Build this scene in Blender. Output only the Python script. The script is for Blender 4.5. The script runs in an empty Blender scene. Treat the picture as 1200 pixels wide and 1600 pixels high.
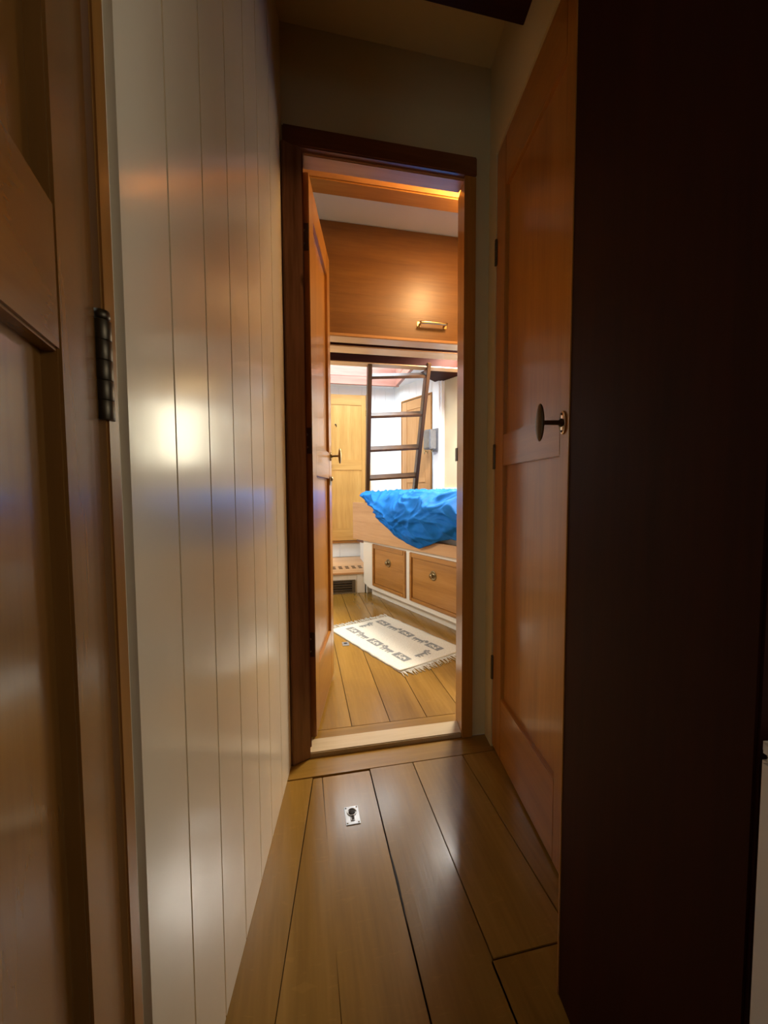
import bpy, bmesh, math, random
from mathutils import Vector, Matrix, noise

random.seed(7)
SC = bpy.context.scene
COL = SC.collection

# ------------------------------------------------------------------ camera
FPX, YAW, PITCH, ROLL = 620.4, 0.20367, 0.05464, -0.00522
EYE = Vector((0, 0, 0.92))
cam_d = bpy.data.cameras.new('camera')
cam_d.sensor_fit = 'VERTICAL'
cam_d.sensor_height = 36.0
cam_d.lens = 36.0 * FPX / 1600.0
cam_d.clip_start = 0.01
cam = bpy.data.objects.new('camera', cam_d)
COL.objects.link(cam)
fw = Vector((math.sin(YAW) * math.cos(PITCH), math.cos(YAW) * math.cos(PITCH), -math.sin(PITCH)))
r0 = Vector((math.cos(YAW), -math.sin(YAW), 0))
u0 = r0.cross(fw)
cr, sr = math.cos(ROLL), math.sin(ROLL)
rt = r0 * cr + u0 * sr
up = -r0 * sr + u0 * cr
m = Matrix(((rt.x, up.x, -fw.x), (rt.y, up.y, -fw.y), (rt.z, up.z, -fw.z))).to_4x4()
m.translation = EYE
cam.matrix_world = m
SC.camera = cam

# ------------------------------------------------------------------ light and exposure
SC.view_settings.view_transform = 'Standard'
SC.view_settings.look = 'None'
SC.view_settings.gamma = 1.0
SC.view_settings.use_curve_mapping = False
SC.view_settings.exposure = 1.5
W = bpy.data.worlds.new('sky')
SC.world = W
W.use_nodes = True
bg = W.node_tree.nodes['Background']
bg.inputs[0].default_value = (0.70, 0.85, 1.0, 1)
bg.inputs[1].default_value = 1.0


def area(name, loc, target, sx, sy, power, col, spread=180):
    d = bpy.data.lights.new(name, 'AREA')
    d.shape = 'RECTANGLE'
    d.size, d.size_y = sx, sy
    d.energy = power
    d.color = col
    d.spread = math.radians(spread)
    o = bpy.data.objects.new(name, d)
    COL.objects.link(o)
    o.location = loc
    o.rotation_euler = (Vector(target) - Vector(loc)).to_track_quat('-Z', 'Y').to_euler()
    return o


# daylight falling through the saloon skylight, the hull window over the bunk and the side cabin window
area('skylight_daylight', (0.47, 3.69, 2.39), (0.47, 3.69, 0), 0.95, 0.92, 10.5, (0.80, 0.94, 1.0))
area('hull_window_daylight', (1.615, 3.21, 1.40), (0.55, 1.9, 1.05), 0.40, 0.50, 5, (1.0, 0.84, 0.56))
area('added_bunk_light', (1.36, 2.68, 2.07), (1.36, 2.68, 0), 0.44, 0.52, 50, (1.0, 0.93, 0.82))  # added unseen source above the bunk, brightens the left passage wall
area('cabin_window_daylight', (1.235, -0.25, 1.35), (0.2, -0.1, 1.0), 0.5, 0.5, 1.3, (1.0, 0.86, 0.66))
area('added_port_light', (-0.83, 2.75, 1.40), (0.7, 2.6, 0.6), 0.60, 0.40, 10, (1.0, 0.95, 0.86))  # added unseen source on the port side, brightens the bunk front

# ------------------------------------------------------------------ materials
MATS = {}


def _new(name):
    mt = bpy.data.materials.new(name)
    mt.use_nodes = True
    nt = mt.node_tree
    return mt, nt, nt.nodes['Principled BSDF']


def wood(name, c0, c1, c2, grain='Z', rough=0.32, scale=1.0, coat=0.25, bump=0.06, island=0.0, fleck=0.0, spec=0.4):
    mt, nt, b = _new(name)
    N, Lk = nt.nodes, nt.links
    tc = N.new('ShaderNodeTexCoord')
    oi = N.new('ShaderNodeObjectInfo')
    ge = N.new('ShaderNodeNewGeometry')
    add = N.new('ShaderNodeMath')
    add.operation = 'ADD'
    Lk.new(oi.outputs['Random'], add.inputs[0])
    Lk.new(ge.outputs['Random Per Island'], add.inputs[1])
    mul = N.new('ShaderNodeMath')
    mul.operation = 'MULTIPLY'
    mul.inputs[1].default_value = 13.7
    Lk.new(add.outputs[0], mul.inputs[0])
    va = N.new('ShaderNodeVectorMath')
    va.operation = 'ADD'
    Lk.new(tc.outputs['Object'], va.inputs[0])
    Lk.new(mul.outputs[0], va.inputs[1])
    mp = N.new('ShaderNodeMapping')
    s = {'X': (0.07, 1, 1), 'Y': (1, 0.07, 1), 'Z': (1, 1, 0.07)}[grain]
    mp.inputs['Scale'].default_value = tuple(v * scale for v in s)
    Lk.new(va.outputs[0], mp.inputs[0])
    n1 = N.new('ShaderNodeTexNoise')
    n1.inputs['Scale'].default_value = 14
    n1.inputs['Detail'].default_value = 5
    n1.inputs['Distortion'].default_value = 0.6
    Lk.new(mp.outputs[0], n1.inputs['Vector'])
    n2 = N.new('ShaderNodeTexNoise')
    n2.inputs['Scale'].default_value = 110
    n2.inputs['Detail'].default_value = 3
    Lk.new(mp.outputs[0], n2.inputs['Vector'])
    mx = N.new('ShaderNodeMix')
    mx.inputs[0].default_value = 0.32
    Lk.new(n1.outputs['Fac'], mx.inputs[2])
    Lk.new(n2.outputs['Fac'], mx.inputs[3])
    rp = N.new('ShaderNodeValToRGB')
    e = rp.color_ramp.elements
    e[0].position, e[0].color = 0.30, (*c0, 1)
    e[1].position, e[1].color = 0.70, (*c2, 1)
    k = e.new(0.5)
    k.color = (*c1, 1)
    Lk.new(mx.outputs[0], rp.inputs[0])
    out = rp.outputs[0]
    if island:
        hs = N.new('ShaderNodeHueSaturation')
        mr = N.new('ShaderNodeMapRange')
        mr.inputs[3].default_value = 1 - island
        mr.inputs[4].default_value = 1 + island
        Lk.new(ge.outputs['Random Per Island'], mr.inputs[0])
        Lk.new(mr.outputs[0], hs.inputs['Value'])
        Lk.new(out, hs.inputs['Color'])
        out = hs.outputs[0]
    if fleck:
        mp2 = N.new('ShaderNodeMapping')
        s2 = {'X': (1, 0.28, 1), 'Y': (0.28, 1, 1), 'Z': (0.28, 1, 1)}[grain]
        mp2.inputs['Scale'].default_value = s2
        mp2.inputs['Rotation'].default_value = (0, 0, 0.35)
        Lk.new(va.outputs[0], mp2.inputs[0])
        n3 = N.new('ShaderNodeTexNoise')
        n3.inputs['Scale'].default_value = 60
        n3.inputs['Detail'].default_value = 1
        n3.inputs['Distortion'].default_value = 1.5
        Lk.new(mp2.outputs[0], n3.inputs['Vector'])
        r3 = N.new('ShaderNodeMapRange')
        r3.inputs[1].default_value = 0.64
        r3.inputs[2].default_value = 0.72
        r3.inputs[4].default_value = fleck
        Lk.new(n3.outputs['Fac'], r3.inputs[0])
        m3 = N.new('ShaderNodeMix')
        m3.data_type = 'RGBA'
        Lk.new(r3.outputs[0], m3.inputs[0])
        Lk.new(out, m3.inputs[6])
        m3.inputs[7].default_value = (*[min(1, c * 1.5) for c in c2], 1)
        out = m3.outputs[2]
    Lk.new(out, b.inputs['Base Color'])
    b.inputs['Roughness'].default_value = rough
    b.inputs['Coat Weight'].default_value = coat
    b.inputs['Coat Roughness'].default_value = 0.12
    b.inputs['Specular IOR Level'].default_value = spec
    bp = N.new('ShaderNodeBump')
    bp.inputs['Strength'].default_value = bump
    bp.inputs['Distance'].default_value = 0.002
    Lk.new(mx.outputs[0], bp.inputs['Height'])
    Lk.new(bp.outputs[0], b.inputs['Normal'])
    MATS[name] = mt
    return mt


def paint(name, col, rough=0.25, bump=0.03, bscale=6.0, coat=0.0, spec=0.5, var=0.04):
    mt, nt, b = _new(name)
    N, Lk = nt.nodes, nt.links
    tc = N.new('ShaderNodeTexCoord')
    n1 = N.new('ShaderNodeTexNoise')
    n1.inputs['Scale'].default_value = bscale
    n1.inputs['Detail'].default_value = 3
    Lk.new(tc.outputs['Object'], n1.inputs['Vector'])
    rp = N.new('ShaderNodeValToRGB')
    rp.color_ramp.elements[0].color = (*[c * (1 - var) for c in col], 1)
    rp.color_ramp.elements[1].color = (*[min(1, c * (1 + var)) for c in col], 1)
    Lk.new(n1.outputs['Fac'], rp.inputs[0])
    Lk.new(rp.outputs[0], b.inputs['Base Color'])
    b.inputs['Roughness'].default_value = rough
    b.inputs['Coat Weight'].default_value = coat
    b.inputs['Specular IOR Level'].default_value = spec
    bp = N.new('ShaderNodeBump')
    bp.inputs['Strength'].default_value = bump
    bp.inputs['Distance'].default_value = 0.01
    Lk.new(n1.outputs['Fac'], bp.inputs['Height'])
    Lk.new(bp.outputs[0], b.inputs['Normal'])
    MATS[name] = mt
    return mt


def metal(name, col, rough=0.3, met=1.0):
    mt, nt, b = _new(name)
    N, Lk = nt.nodes, nt.links
    tc = N.new('ShaderNodeTexCoord')
    n1 = N.new('ShaderNodeTexNoise')
    n1.inputs['Scale'].default_value = 40
    n1.inputs['Detail'].default_value = 4
    Lk.new(tc.outputs['Object'], n1.inputs['Vector'])
    rp = N.new('ShaderNodeValToRGB')
    rp.color_ramp.elements[0].color = (*[c * 0.7 for c in col], 1)
    rp.color_ramp.elements[1].color = (*[min(1, c * 1.15) for c in col], 1)
    Lk.new(n1.outputs['Fac'], rp.inputs[0])
    Lk.new(rp.outputs[0], b.inputs['Base Color'])
    b.inputs['Metallic'].default_value = met
    b.inputs['Roughness'].default_value = rough
    MATS[name] = mt
    return mt


OAK = [(0.26, 0.105, 0.020), (0.36, 0.155, 0.032), (0.44, 0.205, 0.05)]
DOORW = [(0.27, 0.105, 0.014), (0.36, 0.15, 0.022), (0.43, 0.19, 0.032)]
DARK = [(0.10, 0.030, 0.010), (0.15, 0.047, 0.015), (0.20, 0.066, 0.022)]
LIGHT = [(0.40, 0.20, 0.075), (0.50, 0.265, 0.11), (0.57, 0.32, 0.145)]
for g in 'XYZ':
    wood('oak_' + g, *OAK, grain=g)
    wood('door_oak_' + g, *DOORW, grain=g, rough=0.3)
    wood('brown_' + g, (0.16, 0.066, 0.013), (0.22, 0.094, 0.019), (0.28, 0.125, 0.028), grain=g, rough=0.24, coat=0.35)
    wood('dark_' + g, *DARK, grain=g, rough=0.3)
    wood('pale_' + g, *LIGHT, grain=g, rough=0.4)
wood('locker_X', (0.13, 0.05, 0.009), (0.18, 0.072, 0.013), (0.23, 0.10, 0.02), 'X', rough=0.40, coat=0.3)
MATS['locker_X'].node_tree.nodes['Principled BSDF'].inputs['Coat Roughness'].default_value = 0.33
wood('worn_X', (0.40, 0.29, 0.15), (0.48, 0.36, 0.20), (0.55, 0.42, 0.25), 'X', rough=0.3, coat=0.15)  # paler wood for the threshold plank
wood('knotty_Z', (0.14, 0.06, 0.03), (0.26, 0.13, 0.075), (0.33, 0.17, 0.10), 'Z', rough=0.25, coat=0.6)
wood('honey_Z', (0.52, 0.27, 0.07), (0.62, 0.35, 0.10), (0.70, 0.42, 0.14), 'Z', rough=0.4)
wood('honey_X', (0.52, 0.27, 0.07), (0.62, 0.35, 0.10), (0.70, 0.42, 0.14), 'X', rough=0.4)
wood('coaming', (0.27, 0.11, 0.08), (0.38, 0.17, 0.125), (0.45, 0.22, 0.165), 'X', rough=0.5)
wood('floor_oak', (0.17, 0.085, 0.012), (0.225, 0.116, 0.018), (0.275, 0.147, 0.028), 'Y', rough=0.22, coat=0.15, bump=0.22,
     island=0.10, fleck=0.10)
wood('floor_cross', (0.17, 0.085, 0.012), (0.225, 0.116, 0.018), (0.275, 0.147, 0.028), 'X', rough=0.22, coat=0.15, bump=0.22)
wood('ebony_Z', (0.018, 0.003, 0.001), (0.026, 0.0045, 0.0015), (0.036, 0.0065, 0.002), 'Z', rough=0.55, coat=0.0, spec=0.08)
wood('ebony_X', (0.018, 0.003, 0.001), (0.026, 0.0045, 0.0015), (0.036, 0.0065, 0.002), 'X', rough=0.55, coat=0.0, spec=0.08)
wood('ladder_wood', (0.045, 0.020, 0.007), (0.065, 0.028, 0.009), (0.09, 0.042, 0.014), 'Z', rough=0.4, coat=0.0, spec=0.2)
_k = MATS['knotty_Z'].node_tree
_kb = _k.nodes['Principled BSDF']
_src = _kb.inputs['Base Color'].links[0].from_socket
_tc = _k.nodes.new('ShaderNodeTexCoord')
_mp = _k.nodes.new('ShaderNodeMapping')
_mp.inputs['Scale'].default_value = (9.0, 9.0, 5.0)
_vo = _k.nodes.new('ShaderNodeTexVoronoi')
_vo.inputs['Scale'].default_value = 1.0
_mr = _k.nodes.new('ShaderNodeMapRange')
_mr.inputs[1].default_value, _mr.inputs[2].default_value = 0.07, 0.15
_mr.inputs[3].default_value, _mr.inputs[4].default_value = 0.85, 0.0
_mx = _k.nodes.new('ShaderNodeMix')
_mx.data_type = 'RGBA'
_mx.inputs[7].default_value = (0.02, 0.008, 0.004, 1)
_k.links.new(_tc.outputs['Object'], _mp.inputs[0])
_k.links.new(_mp.outputs[0], _vo.inputs['Vector'])
_k.links.new(_vo.outputs['Distance'], _mr.inputs[0])
_k.links.new(_mr.outputs[0], _mx.inputs[0])
_k.links.new(_src, _mx.inputs[6])
_k.links.new(_mx.outputs[2], _kb.inputs['Base Color'])
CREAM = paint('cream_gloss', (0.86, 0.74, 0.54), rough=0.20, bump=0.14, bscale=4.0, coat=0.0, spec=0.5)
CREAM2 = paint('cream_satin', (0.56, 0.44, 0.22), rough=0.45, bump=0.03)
IVORY = paint('ivory_paint', (0.74, 0.68, 0.58), rough=0.32, bump=0.02)
WHITE = paint('white_paint', (0.80, 0.83, 0.84), rough=0.35, bump=0.02)
WHITE2 = paint('soft_white', (0.72, 0.70, 0.66), rough=0.4, bump=0.02)
SAND = paint('sand_paint', (0.52, 0.42, 0.26), rough=0.5, bump=0.02)
BLACKW = paint('dark_recess', (0.015, 0.010, 0.007), rough=0.8, bump=0.0)
BRASS = metal('aged_brass', (0.30, 0.22, 0.11), 0.34)
BRASSB = metal('bright_brass', (0.72, 0.56, 0.30), 0.25)
BRONZE = metal('dark_bronze', (0.11, 0.085, 0.055), 0.42)
STEEL = metal('worn_steel', (0.42, 0.42, 0.42), 0.4)
GREYM = metal('grey_metal', (0.30, 0.32, 0.36), 0.4, 0.6)
POLISH = metal('polished_plate', (0.85, 0.80, 0.68), 0.18)
ENAMEL = paint('ivory_enamel', (0.80, 0.77, 0.66), rough=0.2, bump=0.0)
VENTM = metal('vent_bronze', (0.16, 0.13, 0.09), 0.5, 0.7)
MATTR = paint('mattress_cloth', (0.55, 0.55, 0.58), rough=0.9, bump=0.05, bscale=200)


def cloth(name, c0, c1, scale, bump):
    mt, nt, b = _new(name)
    N, Lk = nt.nodes, nt.links
    tc = N.new('ShaderNodeTexCoord')
    n1 = N.new('ShaderNodeTexNoise')
    n1.inputs['Scale'].default_value = scale
    n1.inputs['Detail'].default_value = 4
    Lk.new(tc.outputs['Object'], n1.inputs['Vector'])
    rp = N.new('ShaderNodeValToRGB')
    rp.color_ramp.elements[0].position, rp.color_ramp.elements[1].position = 0.35, 0.65
    rp.color_ramp.elements[0].color = (*c0, 1)
    rp.color_ramp.elements[1].color = (*c1, 1)
    Lk.new(n1.outputs['Fac'], rp.inputs[0])
    Lk.new(rp.outputs[0], b.inputs['Base Color'])
    b.inputs['Roughness'].default_value = 0.75
    b.inputs['Sheen Weight'].default_value = 0.2
    bp = N.new('ShaderNodeBump')
    bp.inputs['Strength'].default_value = bump
    bp.inputs['Distance'].default_value = 0.004
    Lk.new(n1.outputs['Fac'], bp.inputs['Height'])
    Lk.new(bp.outputs[0], b.inputs['Normal'])
    MATS[name] = mt
    return mt


BLUE = cloth('blue_cotton', (0.002, 0.105, 0.38), (0.003, 0.128, 0.45), 22, 0.25)
BLUE.node_tree.nodes['Principled BSDF'].inputs['Sheen Weight'].default_value = 0.0
BLUE.node_tree.nodes['Principled BSDF'].inputs['Specular IOR Level'].default_value = 0.2
RUGM = cloth('rug_wool', (0.52, 0.48, 0.39), (0.66, 0.62, 0.52), 160, 0.6)
RUGG = cloth('rug_grey', (0.11, 0.115, 0.11), (0.22, 0.22, 0.205), 140, 0.6)
_gm, _gn, _gb = _new('window_glass')
_gt = _gn.nodes.new('ShaderNodeBsdfTransparent')
_gt.inputs[0].default_value = (0.93, 0.96, 0.97, 1)
_gg = _gn.nodes.new('ShaderNodeBsdfGlossy')
_gg.inputs['Roughness'].default_value = 0.02
_gx = _gn.nodes.new('ShaderNodeMixShader')
_gx.inputs[0].default_value = 0.07
_gn.links.new(_gt.outputs[0], _gx.inputs[1])
_gn.links.new(_gg.outputs[0], _gx.inputs[2])
_gn.links.new(_gx.outputs[0], _gn.nodes['Material Output'].inputs['Surface'])
GLASS = _gm
_gm, _gn, _gb = _new('lit_lamp_glass')
_gb.inputs['Base Color'].default_value = (1, 0.9, 0.7, 1)
_gb.inputs['Emission Color'].default_value = (1.0, 0.62, 0.25, 1)
_gb.inputs['Emission Strength'].default_value = 16.0
LAMPG = _gm
M = MATS


# ------------------------------------------------------------------ mesh helpers
def bx(bm, x0, x1, y0, y1, z0, z1, bev=0.0, mi=0, seg=2):
    t = bmesh.new()
    vs = [t.verts.new(p) for p in ((x0, y0, z0), (x1, y0, z0), (x1, y1, z0), (x0, y1, z0),
                                   (x0, y0, z1), (x1, y0, z1), (x1, y1, z1), (x0, y1, z1))]
    for f in ((3, 2, 1, 0), (4, 5, 6, 7), (0, 1, 5, 4), (1, 2, 6, 5), (2, 3, 7, 6), (3, 0, 4, 7)):
        t.faces.new([vs[i] for i in f])
    if bev > 0:
        bmesh.ops.bevel(t, geom=t.edges[:], offset=bev, segments=seg, affect='EDGES', clamp_overlap=True)
    _merge(bm, t, mi)


def _merge(bm, t, mi=0, mat=None):
    bmesh.ops.recalc_face_normals(t, faces=t.faces[:])
    if mat is not None:
        t.transform(mat)
    mp = {v: bm.verts.new(v.co) for v in t.verts}
    for f in t.faces:
        nf = bm.faces.new([mp[v] for v in f.verts])
        nf.material_index = mi
        nf.smooth = f.smooth
    t.free()


def prism(bm, pts, z0, z1, bev=0.0, mi=0, mat=None):
    """closed polygon in the local xy plane raised from z0 to z1; mat places it"""
    t = bmesh.new()
    lo = [t.verts.new((p[0], p[1], z0)) for p in pts]
    hi = [t.verts.new((p[0], p[1], z1)) for p in pts]
    n = len(pts)
    t.faces.new(lo[::-1])
    t.faces.new(hi)
    for i in range(n):
        j = (i + 1) % n
        t.faces.new((lo[i], lo[j], hi[j], hi[i]))
    bmesh.ops.recalc_face_normals(t, faces=t.faces[:])
    if bev:
        bmesh.ops.bevel(t, geom=t.edges[:], offset=bev, segments=2, affect='EDGES', clamp_overlap=True)
    _merge(bm, t, mi, mat)


def lathe(bm, prof, mat=None, seg=24, mi=0, sx=1.0, sy=1.0):
    """profile of (radius, height) turned about local z"""
    t = bmesh.new()
    rings = []
    for r, z in prof:
        if r < 1e-6:
            rings.append([t.verts.new((0, 0, z))])
        else:
            rings.append([t.verts.new((r * math.cos(2 * math.pi * i / seg) * sx, r * math.sin(2 * math.pi * i / seg) * sy, z))
                          for i in range(seg)])
    for a, b in zip(rings, rings[1:]):
        for i in range(seg):
            j = (i + 1) % seg
            if len(a) == 1 and len(b) == 1:
                continue
            if len(a) == 1:
                f = t.faces.new((a[0], b[j], b[i]))
            elif len(b) == 1:
                f = t.faces.new((a[i], a[j], b[0]))
            else:
                f = t.faces.new((a[i], a[j], b[j], b[i]))
            f.smooth = True
    for ring in (rings[0], rings[-1]):
        if len(ring) > 1:
            t.faces.new(ring)
    _merge(bm, t, mi, mat)


def tube(bm, pts, r, seg=10, mi=0):
    t = bmesh.new()
    P = [Vector(p) for p in pts]
    rings = []
    for i, p in enumerate(P):
        d = (P[min(i + 1, len(P) - 1)] - P[max(i - 1, 0)]).normalized()
        a = d.orthogonal().normalized() if i == 0 else (rings_a - d * rings_a.dot(d)).normalized()
        rings_a = a
        b = d.cross(a)
        rings.append([t.verts.new(p + (a * math.cos(2 * math.pi * k / seg) + b * math.sin(2 * math.pi * k / seg)) * r)
                      for k in range(seg)])
    for A, B in zip(rings, rings[1:]):
        for k in range(seg):
            j = (k + 1) % seg
            t.faces.new((A[k], A[j], B[j], B[k])).smooth = True
    t.faces.new(rings[0])
    t.faces.new(rings[-1])
    _merge(bm, t, mi)


def obj(name, bm, mats, parent=None, label=None):
    me = bpy.data.meshes.new(name)
    bm.to_mesh(me)
    bm.free()
    if not isinstance(mats, (list, tuple)):
        mats = [mats]
    for q in mats:
        me.materials.append(q)
    o = bpy.data.objects.new(name, me)
    COL.objects.link(o)
    if parent is not None:
        o.parent = parent
    if label:
        o['label'] = label
    return o


def tag(o, label, cat, group=None, kind=None):
    o['label'] = label
    o['category'] = cat
    if group:
        o['group'] = group
    if kind:
        o['kind'] = kind
    return o


def empty(name, loc, ang=0.0):
    o = bpy.data.objects.new(name, None)
    o.empty_display_size = 0.1
    COL.objects.link(o)
    o.location = loc
    o.rotation_euler = (0, 0, ang)
    return o


def B():
    return bmesh.new()


def box_obj(name, dims, mat, parent=None, bev=0.003, label=None):
    bm = B()
    bx(bm, *dims, bev=bev)
    return obj(name, bm, mat, parent, label)


def heading(dx, dy):
    """z rotation that turns local +x to the direction (dx, dy)"""
    return math.atan2(dy, dx)


TO_Y = Matrix.Rotation(-math.pi / 2, 4, 'X')      # local z -> +y
TO_MY = Matrix.Rotation(math.pi / 2, 4, 'X')      # local z -> -y

# corridor direction: the passage walls run 8.6 degrees off the ship's centreline
CA = 0.149397
cdx, cdy = math.sin(CA), math.cos(CA)

# ================================================================== STRUCTURE
def structure(o, label, cat):
    return tag(o, label, cat, kind='structure')


# ---- floor: planks laid over a dark subfloor
bm = B()
G = 0.0012
# border strip along the left wall (tapers towards the door)
prism(bm, [(-0.48, -1.3), (-0.32, -0.35), (-0.170, 0.66), (-0.083, 1.248), (0.0195, 1.248), (-0.0615, 0.66), (-0.20, -0.35), (-0.32, -1.3)],
      -0.03, 0.0, 0.001)
# passage boards east of the hatch
bx(bm, 0.205 + G, 0.353 - G, -1.3, 1.250, -0.03, 0, 0.001)
bx(bm, 0.353 + G, 0.532 - G, 0.672 + G, 1.250, -0.03, 0, 0.001)
bx(bm, 0.345 + G, 0.52, -1.3, 0.672 - G, -0.03, 0, 0.001)
bx(bm, 0.532 + G, 0.70, 0.40, 1.250, -0.03, 0, 0.001)
bx(bm, 0.52 + G, 1.24, -1.3, 0.40, -0.03, 0, 0.001)
bx(bm, 0.70 + G, 1.24, 0.40, 1.0, -0.03, 0, 0.001)
# room boards
for i in range(-6, 14):
    xa = 0.330 + i * 0.153
    bx(bm, xa + G, xa + 0.153 - G, 1.497 + G, 4.4, -0.03, 0, 0.001)
floor = structure(obj('floor', bm, M['floor_oak']), 'varnished oak plank floor running from the passage into the cabin', 'floor')
bm = B()
bx(bm, -0.09, 0.70, 1.252, 1.345, -0.03, 0, 0.001, 1)
bx(bm, -0.6, 2.3, 1.425, 1.497, -0.03, 0, 0.001, 1)
obj('cross_plank', bm, [M['floor_oak'], M['floor_cross']], floor)
box_obj('subfloor', (-1.0, 2.6, -1.4, 4.5, -0.06, -0.031), BLACKW, floor, 0)

# ---- left wall of the passage: tongue and groove panelling
wl = empty('wall_left', (-0.141 - cdx * 0.68, 0.68 - cdy * 0.68, 0), heading(cdx, cdy))
# local: +x along the wall towards the doorway, +y to the left (outside)
structure(wl, 'glossy cream tongue-and-groove wall on the left of the passage', 'wall')


def wall_s(y):
    return y / cdy


bm = B()
gro = [0.508, 0.565, 0.680, 0.800, 0.922, 1.031, 1.162, 1.372]
for a, b in zip(gro, gro[1:]):
    bx(bm, wall_s(a) + 0.0002, wall_s(b) - 0.0002, 0.004, 0.03, 0, 2.37, 0.0019, seg=2)
bx(bm, wall_s(0.45), wall_s(1.372), 0.012, 0.05, 0, 2.37)
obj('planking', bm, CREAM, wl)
bm = B()
bx(bm, wall_s(0.433), wall_s(0.512), -0.006, 0.05, 0, 2.37, 0.009, seg=4)
obj('corner_post', bm, CREAM, wl)
bm = B()
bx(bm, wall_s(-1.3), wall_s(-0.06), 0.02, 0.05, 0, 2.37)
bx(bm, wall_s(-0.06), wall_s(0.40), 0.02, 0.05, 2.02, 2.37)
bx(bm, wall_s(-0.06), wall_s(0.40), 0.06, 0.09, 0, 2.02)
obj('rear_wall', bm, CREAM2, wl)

# ---- bulkhead with the doorway
bm = B()
bx(bm, -0.75, -0.035, 1.345, 1.40, 0, 2.37)
bx(bm, 0.606, 2.3, 1.345, 1.40, 0, 2.37)
bx(bm, -0.035, 0.606, 1.345, 1.40, 2.055, 2.37)
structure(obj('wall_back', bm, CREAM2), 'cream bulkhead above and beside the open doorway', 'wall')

# ---- right wall of the passage
wr = empty('wall_right', (0.652, 1.274, 0), heading(cdx, cdy))   # local -x towards the viewer, -y to the right
structure(wr, 'right wall of the passage, cream above the closed door and dark panelled nearer', 'wall')
bm = B()
bx(bm, -0.75, 0.09, -0.05, 0.0, 2.035, 2.37)
bx(bm, 0.0, 0.09, -0.05, 0.002, 0, 2.04)
bx(bm, -0.75, -0.56, -0.05, 0.0, 0, 2.04)
bx(bm, -0.60, 0.0, -0.10, -0.055, 0, 2.04)
obj('upper_panel', bm, CREAM2, wr)
pw = empty('wall_near', (0.4435, 0.60, 0), heading(-cdx, -cdy))    # local +x towards the viewer, +y to the right
structure(pw, 'very dark varnished wooden partition filling the right of the passage', 'wall')
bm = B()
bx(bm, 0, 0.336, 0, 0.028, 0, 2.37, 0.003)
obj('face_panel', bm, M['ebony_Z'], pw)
bm = B()
bx(bm, 0.0, 0.028, 0.029, 0.20, 0, 2.37, 0.002)
obj('return_panel', bm, M['dark_Z'], pw)
box_obj('rim_light_strip', (-0.002, 0.004, -0.0015, 0.008, 0, 2.37), M['door_oak_Z'], pw, 0.0015)  # lighter strip paints the rim light along the partition edge

# ---- ceilings
bm = B()
bx(bm, -0.75, 2.3, -1.4, 1.40, 2.37, 2.42)
structure(obj('ceiling', bm, CREAM2), 'cream ceiling of the passage above the doorway', 'ceiling')
bm = B()
bx(bm, -0.9, 2.3, 1.40, 2.18, 2.31, 2.36)
bx(bm, -0.9, 1.12, 2.16, 3.12, 2.02, 2.08)
bx(bm, 1.60, 2.3, 2.16, 3.12, 2.02, 2.08)
bx(bm, 1.12, 1.60, 2.16, 2.40, 2.02, 2.08)
bx(bm, 1.12, 1.60, 2.96, 3.12, 2.02, 2.08)  # unseen opening made for the added light above the bunk
structure(obj('ceiling_cabin', bm, WHITE2), 'white cabin ceiling strip between the wooden beams', 'ceiling')
bm = B()
bx(bm, -0.9, 0.0, 3.12, 4.4, 2.04, 2.10)
bx(bm, 1.032, 2.3, 3.12, 4.4, 2.04, 2.10)
bx(bm, 0.0, 1.0, 4.235, 4.4, 2.04, 2.10)
structure(obj('ceiling_saloon', bm, WHITE), 'white ceiling around the skylight at the far end', 'ceiling')

# ---- enclosing walls of cabin and side cabin
bm = B()
bx(bm, -0.80, -0.74, 1.40, 2.43, 0, 2.6)
bx(bm, -0.80, -0.74, 3.07, 4.40, 0, 2.6)
bx(bm, -0.80, -0.74, 2.43, 3.07, 0, 1.18)
bx(bm, -0.80, -0.74, 2.43, 3.07, 1.62, 2.6)
structure(obj('wall_cabin_left', bm, WHITE2), 'pale wall on the left of the bright cabin', 'wall')

bm = B()
bx(bm, -0.30, 1.30, -1.36, -1.30, 0, 2.37)
structure(obj('wall_end', bm, M['dark_Z']), 'dark wooden wall at the near end of the passage', 'wall')
bm = B()
bx(bm, 1.20, 1.24, -1.3, -0.52, 0, 2.37)
bx(bm, 1.20, 1.24, 0.02, 1.02, 0, 2.37)
bx(bm, 1.20, 1.24, -0.52, 0.02, 0, 1.08)
bx(bm, 1.20, 1.24, -0.52, 0.02, 1.62, 2.37)
bx(bm, 0.76, 1.24, 0.98, 1.02, 0, 2.37)
structure(obj('wall_side_cabin', bm, WHITE2), 'pale wall of the small side cabin on the right', 'wall')
wn = structure(empty('window_1', (1.22, -0.25, 1.35)), 'square window in the side cabin wall', 'window')
bm = B()
for a in ((-0.27, -0.235, -0.27, 0.27), (0.235, 0.27, -0.27, 0.27)):
    bx(bm, -0.03, 0.025, a[0], a[1], a[2], a[3], 0.003)
    bx(bm, -0.03, 0.025, a[2] + 0.03, a[3] - 0.03, a[0], a[1], 0.003)
obj('window_frame', bm, M['oak_Z'], wn)
box_obj('pane', (-0.004, 0.0, -0.236, 0.236, -0.236, 0.236), GLASS, wn, 0)

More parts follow.
